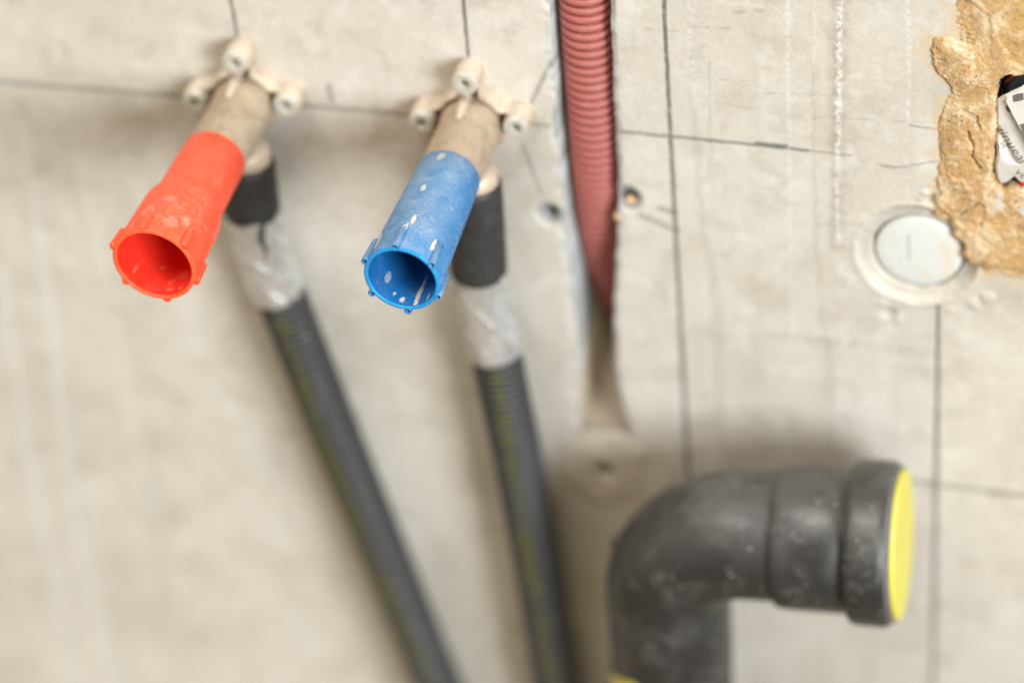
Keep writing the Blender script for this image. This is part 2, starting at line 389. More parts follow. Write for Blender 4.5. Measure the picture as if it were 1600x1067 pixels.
M_wall = wall_material()
M_plaster = plaster_material()
_b = dusty('blue_plastic', (0.005, 0.165, 0.42), dust=(0.44, 0.48, 0.52), amt=0.50, rough=0.38, size=11, speck=0.0, up=0.30, scuff=0.25)
bsp = [(12.0, 80.5, 12.6, 76.5, 0.7)]
_r = dusty('red_plastic', (0.92, 0.066, 0.020), dust=(0.92, 0.36, 0.22), amt=0.26, rough=0.33, size=11, speck=0.0, sss=0.04, up=0.12, scuff=0.2)
M_black = dusty('black_polyethylene', (0.019, 0.019, 0.020), dust=(0.28, 0.273, 0.262), amt=0.10, rough=0.33, size=30, speck=0.35, up=0.22, scuff=0.18).m
M_rubber = dusty('black_rubber', (0.020, 0.020, 0.021), dust=(0.20, 0.19, 0.18), amt=0.25, rough=0.55, size=12, speck=0.15).m
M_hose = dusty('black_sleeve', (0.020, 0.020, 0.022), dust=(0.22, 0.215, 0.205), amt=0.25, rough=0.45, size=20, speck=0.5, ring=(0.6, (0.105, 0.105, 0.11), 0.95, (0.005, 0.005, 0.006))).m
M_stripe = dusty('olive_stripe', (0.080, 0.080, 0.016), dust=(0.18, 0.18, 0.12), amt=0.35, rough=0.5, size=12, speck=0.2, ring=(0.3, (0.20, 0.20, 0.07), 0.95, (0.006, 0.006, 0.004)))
M_stripe.mix(M_stripe.noise(16, 5, 0.7, off=(3, 3, 9)).step(0.46, 0.56) * 0.8, (0.06, 0.06, 0.055)); M_stripe = M_stripe.m
M_tape = dusty('silver_tape', (0.70, 0.71, 0.73), dust=(0.48, 0.48, 0.48), amt=0.15, rough=0.19, size=12, speck=0.0, metal=0.7, bumpd=0.0002).m
M_seal = dusty('grey_seal', (0.11, 0.11, 0.115), dust=(0.35, 0.33, 0.30), amt=0.4, rough=0.4, size=10, speck=0.1).m
M_yellow = dusty('yellow_plastic', (0.64, 0.57, 0.06), dust=(0.62, 0.595, 0.32), amt=0.9, rough=0.45, size=20, speck=0.0).m
M_brass = dusty('dusty_gunmetal', (0.60, 0.48, 0.36), dust=(0.68, 0.63, 0.555), amt=0.5, rough=0.5, size=7, speck=0.35, metal=0.3, grime=0.38, up=0.6).m
M_barrel = dusty('mortar_coated_barrel', (0.40, 0.31, 0.22), dust=(0.46, 0.40, 0.33), amt=0.6, rough=0.62, size=8, speck=0.4, metal=0.1, bumpd=0.0005, grime=0.4).m
M_zinc = dusty('zinc_screw', (0.66, 0.66, 0.60), dust=(0.72, 0.68, 0.58), amt=0.45, rough=0.35, size=5, speck=0.0, metal=0.55).m
M_dark = Mat('dark_recess', 0.6, 0.3, (0.17, 0.165, 0.155)).m
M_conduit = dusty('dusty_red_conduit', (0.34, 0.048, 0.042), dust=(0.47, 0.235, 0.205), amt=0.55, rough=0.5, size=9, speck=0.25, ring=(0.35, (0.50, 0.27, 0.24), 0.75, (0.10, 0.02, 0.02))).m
M_white = dusty('white_plug', (0.80, 0.81, 0.80), dust=(0.76, 0.72, 0.64), amt=0.18, rough=0.6, size=12, speck=0.0).m
M_paper = Mat('printed_paper', 0.75, 0, (0.60, 0.585, 0.54)); M_paper.mix(M_paper.noise(9, 3).step(0.45, 0.7) * 0.4, (0.54, 0.525, 0.47)); M_paper.bump(M_paper.noise(3, 4), 0.0004, 0.5); M_paper = M_paper.m
M_ink = Mat('ink', 0.7, 0, (0.055, 0.05, 0.045)).m
M_inkgrey = Mat('grey_ink', 0.7, 0, (0.13, 0.12, 0.11)).m
M_box = dusty('slate_box', (0.045, 0.048, 0.055), dust=(0.4, 0.4, 0.4), amt=0.3, rough=0.6, size=6, speck=0.2).m
M_wire_r = Mat('wire_red', 0.4, 0, (0.10, 0.012, 0.010)).m
M_wire_r2 = Mat('wire_bright_red', 0.4, 0, (0.75, 0.03, 0.02)).m
M_wire_g = Mat('wire_green', 0.4, 0, (0.01, 0.10, 0.05)).m
M_mortar = Mat('cream_mortar', 0.9, 0, (0.58, 0.53, 0.45)); M_mortar.mix(M_mortar.noise(8, 4).step(0.4, 0.65) * 0.6, (0.50, 0.45, 0.37)); M_mortar.bump(M_mortar.noise(1.6, 5, 0.7), 0.0008, 0.7); M_mortar = M_mortar.m
M_chip = Mat('stone_chip', 0.9, 0, (0.60, 0.58, 0.55)); M_chip.bump(M_chip.noise(1.2, 4), 0.0005, 0.7); M_chip = M_chip.m

# blue plastic with its mortar splashes (shape of their own on the barrel and inside the mouth)
def splash(m, cu, cv, cw, ru, rv, rw, amt, col=(0.74, 0.67, 0.55)):
    n = m.noise(0.8, 3, 0.65, off=(cu, cv, cw)); n = n + m.noise(2.4, 2, 0.5, off=(cv, cu, cw)) * 0.8 - 0.4
    du = (m.u - cu) * (1 / ru); dv = (m.v - cv) * (1 / rv); dw = (m.w - cw) * (1 / rw)
    d = du * du + dv * dv + dw * dw + (n - 0.5) * 3.4
    m.mix(d.step(1.25, 0.75) * amt, col)

# ------------------------------------------------------------------ the wall
def poly_sdf(u, v, poly):
    poly = np.asarray(poly, float); d = np.full(u.shape, 1e9); ins = np.zeros(u.shape, bool)
    for i in range(len(poly)):
        a = poly[i]; b = poly[(i + 1) % len(poly)]; e = b - a
        t = np.clip(((u - a[0]) * e[0] + (v - a[1]) * e[1]) / (e @ e), 0, 1)
        d = np.minimum(d, np.hypot(u - a[0] - t * e[0], v - a[1] - t * e[1]))
        c = ((a[1] > v) != (b[1] > v)) & (u < (b[0] - a[0]) * (v - a[1]) / (b[1] - a[1] + 1e-12) + a[0])
        ins ^= c
    return np.where(ins, -d, d)
PATCH = [(160,120),(158.5,61.7),(159.0,57.5),(158.1,52.3),(159.9,45.8),(154.9,46.7),(152.1,45.8),(151.4,39.2),(153.5,34.6),(157.2,30.6),(158.6,29.0),(158.2,26.0),(156.4,21.4),(155.4,16.9),(155.2,8.2),(154.7,-2.0),(154.9,-9.7),(156.0,-13.4),(154.0,-18.9),(154.7,-22.7),(159.3,-24.8),(161.1,-31.1),(163.0,-33.6),(164.0,-38.8),(167.4,-41.0),(172.3,-44.4),(179.6,-45.4),(183.8,-46.2),(205,-50),(240,-42),(262,-20),(268,40),(262,120)]
def build_wall():
    e = 0.12
    us = np.concatenate([np.linspace(-700, -270, 20), np.arange(-265, 12, 1.0), np.arange(12, 28 - 0.3, 0.45), [28 - e, 28 + e],
                         np.arange(28.5, 46.6, 0.6), [47 - e, 47 + e], np.arange(47.5, 64, 0.45), np.arange(64.5, 168, 0.8), np.arange(168, 176, 0.4), np.arange(176.8, 242, 0.9),
                         np.linspace(250, 900, 22)])
    vs = np.concatenate([np.linspace(-900, -360, 16), np.arange(-350, -172, 1.6), np.arange(-171, 66, 0.6), np.arange(66.5, 130, 1.5), np.linspace(135, 400, 30), np.linspace(430, 700, 8)])
    uu, vv = np.meshgrid(us, vs)
    jag = lambda v, s: 0.22 * vnoise(v / 6.0, v * 0 + s, 40 + s) + 0.10 * vnoise(v / 1.9, v * 0 + s, 50 + s)
    uL = np.interp(-vs, [-q for q in GV], GL) + jag(vs, 1); uR = np.interp(-vs, [-q for q in RV], RU) + jag(vs, 2)
    for i in range(len(vs)):
        uu[i] = np.interp(us, [us[0], 10, 28, 47, 66, us[-1]], [us[0], 10, uL[i], uR[i], 66, us[-1]])
    W = 0.35 * fbm(uu, vv, 60, 3, 3) + 0.10 * fbm(uu, vv, 8, 3, 9)
    L = uL[:, None]; Rr = uR[:, None]
    inside = (uu > L) & (uu < Rr)
    # depth of the slot along its length
    floor = np.interp(-vv, [-400, 60, 85, 103, 112, 122, 132, 141], [-30, -32, -46, -50, -48, -40, -22, 0.0])
    floor = floor + fbm(uu, vv, 9, 3, 15) * np.clip(-floor / 12, 0, 1) * 1.6
    act = vv > -141
    W = np.where(inside & act, np.minimum(floor, W), W)
    # broken arrises
    near = np.minimum(np.abs(uu - L), np.abs(uu - Rr))
    ch = np.clip(fbm(uu, vv, 4.5, 3, 21) + 0.25, 0, 1) * sst(2.8, 0.2, near) * np.where(uu < (L + Rr) / 2, 1.5, 0.7) * sst(-142, -136, vv) * (~inside)
    W = W - ch
    bev = sst(1.9, 0.0, uu - Rr) * (uu >= Rr) * sst(-142, -132, vv) * 0.55
    W = W - bev
    # drilled holes with spalled rims
    for (hu, hv, hr) in HOLES:
        d = np.sqrt((uu - hu) ** 2 + (vv - hv) ** 2) + 0.5 * fbm(uu, vv, 3, 2, 33)
        W = np.where(d < hr * 2.3, W - 1.5 * sst(hr * 2.3, hr, d), W)
        W = np.where(d < hr, np.minimum(W, -14.0), W)
    # round recess of the formwork tie
    d = np.sqrt((uu - DISC[0]) ** 2 + (vv - DISC[1]) ** 2)
    d = d + 0.8 * fbm(uu, vv, 7, 4, 44, 0.6)
    W = W + 0.4 * np.exp(-((d - 20.6) / 1.3) ** 2)
    W = np.where(d < 20.5, np.interp(d, [0, 14.6, 15.2, 18.4, 20.6], [-7, -7, -1.9, -1.5, 0.3]), W)
    # knocked edge below the recess and loose crumbs
    for (cu, cv, r, h) in [(139, -66, 3.6, -1.3), (142, -68, 2.4, 0.7), (137.5, -62.5, 2.2, 0.5), (160, -62, 2.2, 0.4), (167, -58, 3.0, 0.6), (172, -55, 3.4, 0.7), (153, -17.5, 4.2, -1.2), (151, -14.5, 2.0, 1.0), (149, -16.8, 1.8, 0.8)]:
        dd = np.sqrt((uu - cu) ** 2 + (vv - cv) ** 2) + 0.8 * fbm(uu, vv, 3, 2, 51)
        W = W + h * sst(r, r * 0.3, dd)
    # crusted cracks
    for a in crust[:3]:
        t = np.clip(((vv - a[1]) / (a[3] - a[1])), 0, 1); dl = np.abs(uu - (a[0] + t * (a[2] - a[0]))) + 40 * ((vv > max(a[1], a[3])) | (vv < min(a[1], a[3])))
        W = W + 0.7 * np.clip(fbm(uu, vv, 2.5, 3, 61) + 0.3, 0, 1) * sst(a[4] * 1.6, 0, dl)
    # pocket cut for the flush box
    sd = rrect_sdf(uu, vv, BOX, 1.2) + 0.6 * fbm(uu, vv, 5, 3, 71)
    W = np.where(sd < 0, -52.0, W)
    V = np.stack([uu * MM, -W * MM, vv * MM], -1).reshape(-1, 3)
    arr = (sst(2.4, 0.9, uu - Rr) * (uu >= Rr - 0.2) + sst(3.0, 0.4, L - uu) * (uu <= L + 0.2) * np.clip(0.5 + 1.5 * fbm(uu, vv, 4, 3, 25), 0, 1)) * sst(-140, -130, vv)
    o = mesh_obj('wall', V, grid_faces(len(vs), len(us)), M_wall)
    sp = poly_sdf(uu, vv, PATCH)
    at = o.data.attributes.new('slurry', 'FLOAT', 'POINT'); at.data.foreach_set('value', sst(9.0, 0.0, sp).astype(np.float32).ravel())
    at = o.data.attributes.new('arris', 'FLOAT', 'POINT'); at.data.foreach_set('value', np.clip(arr, 0, 1).astype(np.float32).ravel())
    tag(o, kind='structure')
    return o
wall = build_wall()

# ------------------------------------------------------------------ patches laid on the wall (plaster, mortar)
def sheet(name, us, vs, H, keep, mat, parent=None):
    uu, vv = np.meshgrid(us, vs)
    F = grid_faces(len(vs), len(us)); k = keep.reshape(-1)
    F = F[k[F].all(1)]
    V = np.stack([uu * MM, -H * MM, vv * MM], -1).reshape(-1, 3)
    used = np.unique(F); mp = np.full(len(V), -1); mp[used] = np.arange(len(used))
    return mesh_obj(name, V[used], mp[F], mat, parent)

def build_plaster():
    us = np.concatenate([np.arange(148, 196, 0.33), np.arange(196.4, 272, 0.8)]); vs = np.concatenate([np.arange(-55, 66, 0.33), np.arange(66.8, 122, 0.8)])
    uu, vv = np.meshgrid(us, vs)
    s = poly_sdf(uu, vv, PATCH) + 1.9 * fbm(uu, vv, 5, 6, 81, 0.66)
    n = fbm(uu, vv, 14, 5, 91, 0.55)
    ridge = 1 - np.abs(fbm(uu + 0.5 * vv, vv - 0.3 * uu, 11, 4, 101, 0.55)) * 2.2
    H = 0.55 * sst(0.0, -0.6, s) + 0.6 * sst(-1.0, -6.0, s) + n * 0.45 * sst(0, -4, s) + 0.28 * np.clip(ridge, 0, 1) * sst(0, -4, s) + 0.30 * fbm(uu, vv, 1.6, 4, 111, 0.65) * (0.4 + 1.2 * np.clip(fbm(uu, vv, 16, 3, 113) + 0.3, 0, 1))
    # trowelled slabs: a few overlapping plateaus with broken lips
    for (cu, cv, a, q, h, sd) in [(160, 36, 8, 10, 0.9, 1), (164, 52, 6, 9, -0.8, 2), (163, 4, 7, 16, 0.7, 3), (160, -13, 6, 8, 1.0, 4), (172, -32, 10, 9, 0.8, 5), (181, -34, 7, 9, -0.7, 6), (186, 50, 14, 14, -1.1, 7), (167, 20, 6, 9, -0.6, 8), (165, -20, 5, 6, -1.0, 9)]:
        dd = np.sqrt(((uu - cu) / a) ** 2 + ((vv - cv) / q) ** 2) + 0.35 * fbm(uu, vv, 6, 4, 120 + sd)
        H = H + 0.55 * h * sst(1.05, 0.98, dd)
    # crack lines
    for pts in [[(157, 57), (158.5, 54), (157.4, 50), (159, 47)], [(158, -19), (162, -21), (165, -18.5), (168, -16)], [(164, 12), (166, 6), (165.5, 3), (168, -1)], [(162, 20), (166, 18), (167.5, 14)]]:
        for a, b in zip(pts[:-1], pts[1:]):
            a = np.array(a); b = np.array(b); e = b - a; t = np.clip(((uu - a[0]) * e[0] + (vv - a[1]) * e[1]) / (e @ e), 0, 1)
            dd = np.hypot(uu - a[0] - t * e[0], vv - a[1] - t * e[1]) + 0.5 * fbm(uu, vv, 2, 2, 140)
            H = H - 1.6 * sst(0.75, 0.1, dd)
    H = np.where(s > -0.1, np.minimum(H, -1.2 + 1.4 * sst(1.2, -0.1, s)), H)
    b = rrect_sdf(uu, vv, BOX, -0.2) + 1.9 * fbm(uu, vv, 6, 5, 150, 0.6)
    H = H - 2.0 * sst(1.6, 0.0, b); H = np.where(b < 0.15, -9.0, H)
    o = sheet('plaster_patch', us, vs, H, (s < 1.2) & (b > -0.5), M_plaster)
    return tag(o, 'rough ochre plaster patch smeared around the box opening at the upper right', 'plaster')
build_plaster()

def build_mortar():
    us = np.arange(12, 62, 0.5); vs = np.arange(-178, -130, 0.5); uu, vv = np.meshgrid(us, vs)
    s = poly_sdf(uu, vv, [(20, -142), (28, -138.5), (38, -137.5), (46, -138), (51, -142), (52, -153), (49, -164), (41, -171), (30, -170), (19, -166), (15, -152)]) + 4.5 * fbm(uu, vv, 8, 4, 161)
    H = 0.3 * sst(0, -2, s) + 0.8 * sst(0, -8, s) + 1.0 * fbm(uu, vv, 8, 5, 171, 0.6) * sst(1, -4, s)
    H = np.where(s > 0, -1.0 + 0.9 * sst(1.2, 0, s), H)
    d = np.hypot(uu - HOLES[2][0], vv - HOLES[2][1]) + 0.5 * fbm(uu, vv, 3, 2, 181)
    H = H - 0.6 * sst(5.0, 2.8, d); H = np.where(d < 3.1, -8, H)
    o = sheet('mortar_dab', us, vs, H, (s < 1.2) & (d > 2.6), M_mortar)
    return tag(o, 'cream mortar dab with one drilled hole below the end of the wall slot', 'mortar')
build_mortar()

def chip(cu, cv, r, w, seed, mat, name, label):
    rs = np.random.RandomState(seed); bm = bmesh.new(); bmesh.ops.create_icosphere(bm, subdivisions=2, radius=1.0)
    k = rs.rand(3) * 0.5 + 0.7
    V = np.array([v.co[:] for v in bm.verts]); F = [[v.index for v in f.verts] for f in bm.faces]; bm.free()
    V = V * (1 + 0.28 * vnoise(V[:, 0] * 1.6 + seed, V[:, 2] * 1.6 + V[:, 1], seed)[:, None]) * r * k
    o = mesh_obj(name, np.stack([(V[:, 0] + cu) * MM, -(V[:, 1] + w) * MM, (V[:, 2] + cv) * MM], -1), F, mat)
    return tag(o, label, 'crumb')
chip(46.9, -37.0, 1.7, -1.4, 3, M_plaster, 'plaster_crumb', 'ochre crumb caught on the right edge of the slot')
chip(51.2, -29.6, 1.5, -1.4, 4, M_plaster, 'plaster_crumb', 'ochre crumb lodged in the drilled hole right of the slot')

# ------------------------------------------------------------------ white plug in the tie hole
def build_disc():
    prof = [(-6.9, 14.4), (-2.4, 14.5), (-1.9, 14.2), (-1.6, 13.4), (-1.4, 11.0), (-1.25, 7.0), (-1.2, 3.0), (-1.19, 0.01)]
    m = Mat('white_filler', 0.6, 0, (0.62, 0.63, 0.615))
    m.mix(m.noise(9, 4, 0.6).step(0.45, 0.7) * 0.5, (0.58, 0.59, 0.575))
    wz = m.warped(4, 0.8)
    m.mix(m.lines(wz, [(145.2, -33.5, 145.5, -43.0, 0.55)], 0.8) * 0.75, (0.42, 0.42, 0.41))
    n = m.noise(2.5, 4, 0.6).step(0.35, 0.6)
    m.mix(m.lines(wz, [(150.6, -47.5, 150.9, -49.5, 1.2), (157.4, -36, 158.2, -44, 1.5), (158.8, -47, 159.4, -50, 1.9), (161, -33, 163, -40, 1.6)], 0.8) * n * 0.7, (0.66, 0.52, 0.34))
    m.bump(m.noise(3, 4), 0.0004, 0.5)
    v, f = revolve(prof, (DISC[0] + 0.2, DISC[1] + 0.2, 0), (0, 0, 1), 72)
    o = mesh_obj('tie_hole_plug', v, f, m.m)
    return tag(o, 'round white plug set in a shallow recess left of the ochre plaster', 'plug')
build_disc()

# ------------------------------------------------------------------ corrugated conduit in the slot
def build_conduit():
    path, q = resample([(39.2, 395, -8.5), (39.0, 200, -8.5), (38.9, 60, -8.6), (38.7, 20, -8.8), (38.4, -12, -9.6), (37.6, -40, -13), (36.6, -65, -20), (35.8, -86, -29), (35.2, -104, -41), (35.0, -112, -50)], 0.34)
    ph = (q / 3.35) % 1.0
    # broad rounded ring, narrow groove
    prof = np.where(np.abs(ph - 0.5) < 0.36, 0.7 * np.sqrt(np.clip(1 - ((ph - 0.5) / 0.38) ** 2, 0, 1)), -0.75)
    a = np.linspace(0, 2 * np.pi, 48, endpoint=False)
    V, F = sweep(path, 8.05 + prof, 48)
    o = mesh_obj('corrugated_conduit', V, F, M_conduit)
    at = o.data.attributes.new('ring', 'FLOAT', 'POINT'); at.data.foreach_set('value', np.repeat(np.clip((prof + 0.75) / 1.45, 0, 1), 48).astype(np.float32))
    return tag(o, 'dusty red corrugated conduit lying in the vertical slot cut in the wall', 'conduit')
build_conduit()

# ------------------------------------------------------------------ water connections
def star_outline(ears, rad, n=120):
    """outline of a boss joined by arms to three ears (smooth union), as a polar curve"""
    th = np.linspace(0, 2 * np.pi, n, endpoint=False)
    def sdf(x, y):
        d = np.hypot(x, y + 1.5) - 12.2
        for (ex, ey) in ears:
            L = math.hypot(ex, ey); t = np.clip((x * ex + y * ey) / (L * L), 0, 1)
            da = np.hypot(x - t * ex, y - t * ey) - (2.7 + 1.6 * t)
            h = np.clip(0.5 + 0.5 * (da - d) / 1.6, 0, 1); d = da * (1 - h) + d * h - 1.6 * h * (1 - h)
        return d
    r = np.zeros(n)
    rr = np.linspace(30, 4, 400)
    for i, t in enumerate(th):
        d = sdf(rr * math.cos(t), rr * math.sin(t)); k = np.argmax(d < 0); r[i] = rr[k]
    return th, r

def build_fitting(cu, cv, name_label, ears, leg_end, ring_amt, group):
    root = empty('wall_elbow_fitting', P(cu, cv, 0))
    tag(root, name_label, 'pipe fitting', group)
    # three-eared mounting plate
    th, r = star_outline([(e[0], e[1]) for e in ears], 11)
    prof = [(0.0, 0.0), (7.2, 0.0), (7.7, -0.3), (7.7, -1.3), (7.2, -1.5), (3.6, -1.6)]
    V = []; n = len(th)
    for w, dr in prof:
        V += [P(cu + (r[i] + dr) * math.cos(th[i]), cv + 3.0 + (r[i] + dr) * math.sin(th[i]), w - 0.4) for i in range(n)]
    F = grid_faces(len(prof), n, True).tolist(); c = len(V); V.append(P(cu, cv + 3.0, 3.2))
    k = (len(prof) - 1) * n; F += [[k + i, k + (i + 1) % n, c] for i in range(n)]
    sharp(mesh_obj('mounting_plate', np.array(V), F, M_brass, root), 40)
    for (eu, ev) in ears:
        x, y = cu + eu, cv + 3.0 + ev
        v, f = revolve([(3.0, 4.7), (7.6, 4.6), (8.2, 4.4), (8.4, 3.9), (8.4, 0.01)], (x, y, 0), (0, 0, 1), 40)
        sharp(mesh_obj('ear_boss', v, f, M_brass, root), 40)
        v, f = revolve([(8.2, 4.3), (9.8, 4.35), (10.5, 4.0), (10.7, 3.1), (10.5, 2.0), (8.9, 1.6), (8.8, 0.01)], (x, y, 0), (0, 0, 1), 36)
        sc = sharp(mesh_obj('screw', v, f, M_zinc, root), 50)
        v, f = revolve([(8.86, 1.55), (8.92, 0.9), (8.95, 0.01)], (x, y, 0), (0, 0, 1), 12)
        mesh_obj('screw_recess', v, f, M_dark, sc)
    # threaded barrel towards the viewer with cast shoulder and a few spoiled thread ridges
    pr_ = [(2.0, 10.9), (9.0, 10.7), (10.5, 10.3), (14.0, 10.1)]
    s = 14.0
    while s < 40:
        pr_ += [(s + 0.25, 9.95), (s + 0.8, 10.22), (s + 1.3, 10.22)]; s += 1.8
    v, f = revolve(pr_, (cu, cv, 0), (0, 0, 1), 56)
    mesh_obj('barrel', v, f, M_barrel, root)
    # cast web between the top ear and barrel
    rib = []
    for t in np.linspace(0, 1, 8):
        rib.append((cu - 1.5 + 0.5 * t, cv + 10.2 - 0.6 * t, 5 + 12 * t))
    v, f = sweep(rib, np.linspace(2.4, 1.0, 8), 14); mesh_obj('cast_rib', v, f, M_brass, root)
    # outlet leg turned down, domed shoulder at its head
    d = np.array(leg_end) - np.array((cu + 2.2, cv - 12.0, 17.0)); ln = np.linalg.norm(d)
    v, f = revolve([(-4.0, 0.01), (-3.8, 4.0), (-3.1, 6.6), (-1.8, 8.1), (0, 8.6), (6, 8.6), (9, 8.2), (min(ln, 30), 7.8)], (cu + 2.2, cv - 12.0, 17.0), d, 44)
    mesh_obj('outlet_leg', v, f, M_brass, root)
    return root

GRP = None
fit_red = build_fitting(*RED_C, 'cream three eared pipe fitting screwed to the wall behind the red plug', [(-16.4, -1.2), (16.4, 0.6), (0.6, 16.4)], (-78.6, -38.8, 16.5), 0, 'eared pipe fittings on the wall')
fit_blue = build_fitting(*BLUE_C, 'cream three eared pipe fitting screwed to the wall behind the blue plug', [(-16.3, -0.8), (16.4, 0.4), (0.2, 16.4)], (1.4, -52.7, 16.5), 0, 'eared pipe fittings on the wall')

def build_hose(sleeve, tapep, hosep, label, seed, stripe_at, gap):
    root = empty('insulated_hose', P(*sleeve[0])); tag(root, label, 'hose', 'hoses running down the wall')
    # rubber sleeve
    path, q = resample(sleeve, 0.8); n = len(path)
    r = np.full(n, 9.8); r[:3] = [8.4, 9.2, 9.6]; r[-3:] = [9.8, 9.6, 9.0]
    V, F = sweep(path, r, 48); mesh_obj('rubber_sleeve', V, F, M_rubber, root)
    # wrinkled tape
    path, q = resample(tapep, 0.5); n = len(path); a = np.linspace(0, 2 * np.pi, 96, endpoint=False)
    A, Q = np.meshgrid(a, q)
    wr = fbm(np.cos(A) * 9 + Q * 0.10, np.sin(A) * 9 + Q * 0.34, 5.0, 3, seed)
    fold = (1 - np.abs(fbm(np.cos(A) * 9 + Q * 0.45 + 40, np.sin(A) * 9 - Q * 0.25, 9.0, 2, seed + 9)) * 4.0).clip(0, 1)
    lap = 0.35 * sst(0.0, 0.06, ((Q / 18.0 + A / (2 * np.pi)) % 1.0))
    fold2 = (1 - np.abs(fbm(np.cos(A) * 9 - Q * 0.5 + 11, np.sin(A) * 9 + Q * 0.35, 4.0, 2, seed + 19)) * 5.0).clip(0, 1)
    D = 0.35 * wr + 0.8 * fold ** 2 + 0.4 * fold2 ** 2 + lap
    V, F = sweep(path, 8.95, 96, D)
    # a slit where the tape has lifted and the black shows through
    T, N, B = frames(path); side = np.cross(T, np.array([0, 0, 1.0])); side /= np.linalg.norm(side, axis=1)[:, None]; outv = np.cross(side, T)
    dirs = np.cos(a)[None, :, None] * N[:, None, :] + np.sin(a)[None, :, None] * B[:, None, :]
    ga = -0.78 + 0.02 * q + 0.10 * np.sin(q * 0.35); tg = np.cos(ga)[:, None] * outv + np.sin(ga)[:, None] * side
    cc = (dirs * tg[:, None, :]).sum(-1); wd = 0.13 * sst(22, 4, q) * (q < 21)
    msk = ((cc > np.cos(wd)[:, None]) & (wd > 0.01)[:, None])[:-1].reshape(-1) if gap else np.zeros(len(F), bool)
    mesh_obj('silver_tape', V, F, M_tape, root, mats=[M_rubber], midx=msk.astype(int))
    # corrugated sleeve with printed stripe
    path, q = resample(hosep, 0.28); ph = (q / 3.0) % 1.0
    prof = 0.55 * np.sign(np.sin(ph * 2 * np.pi)) * np.abs(np.sin(ph * 2 * np.pi)) ** 0.6
    V, F = sweep(path, 8.55 + prof, 44)
    T, N, B = frames(path)
    # angle of the stripe measured from the out-of-wall direction
    an = np.linspace(0, 2 * np.pi, 44, endpoint=False)
    dirs = np.cos(an)[None, :, None] * N[:, None, :] + np.sin(an)[None, :, None] * B[:, None, :]
    side = np.cross(T, np.array([0, 0, 1.0])); side /= np.linalg.norm(side, axis=1)[:, None]; outv = np.cross(side, T)
    wob = stripe_at + 0.25 * np.sin(q / 60.0)
    tgt = np.cos(wob)[:, None] * outv + np.sin(wob)[:, None] * side
    c = (dirs * tgt[:, None, :]).sum(-1)
    msk = (c > math.cos(0.24))[:-1].reshape(-1)
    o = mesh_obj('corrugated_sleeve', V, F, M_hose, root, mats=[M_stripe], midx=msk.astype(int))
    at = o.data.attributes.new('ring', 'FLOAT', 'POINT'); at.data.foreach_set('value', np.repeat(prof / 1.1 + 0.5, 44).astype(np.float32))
    return root
build_hose([(-77.4, -13.5, 17), (-78.0, -26, 17), (-78.6, -37.2, 16.6)],
           [(-78.5, -35, 16.6), (-77.6, -51, 16.2), (-75.6, -64, 16), (-73.8, -72.6, 16)],
           [(-74.0, -70, 16), (-67.4, -107, 15), (-60.2, -144.8, 14.6), (-48, -205, 14), (-35.6, -265.2, 14), (-20, -340, 14), (0, -440, 14)],
           'black corrugated hose taped silver below the red plug', 301, -0.24, (2.2, 0.0))
build_hose([(2.6, -13.2, 17), (2.2, -30, 17), (1.2, -53.5, 16.5)],
           [(1.1, -51, 16.5), (1.5, -66, 16), (2.6, -78, 15.4), (3.7, -88.8, 15)],
           [(3.5, -86, 15), (5.6, -114, 15), (7.4, -136, 14.8), (11.0, -195, 14.5), (13.6, -255.7, 14.2), (17, -340, 14), (22, -440, 14)],
           'black corrugated hose taped silver below the blue plug', 351, -0.34, None)

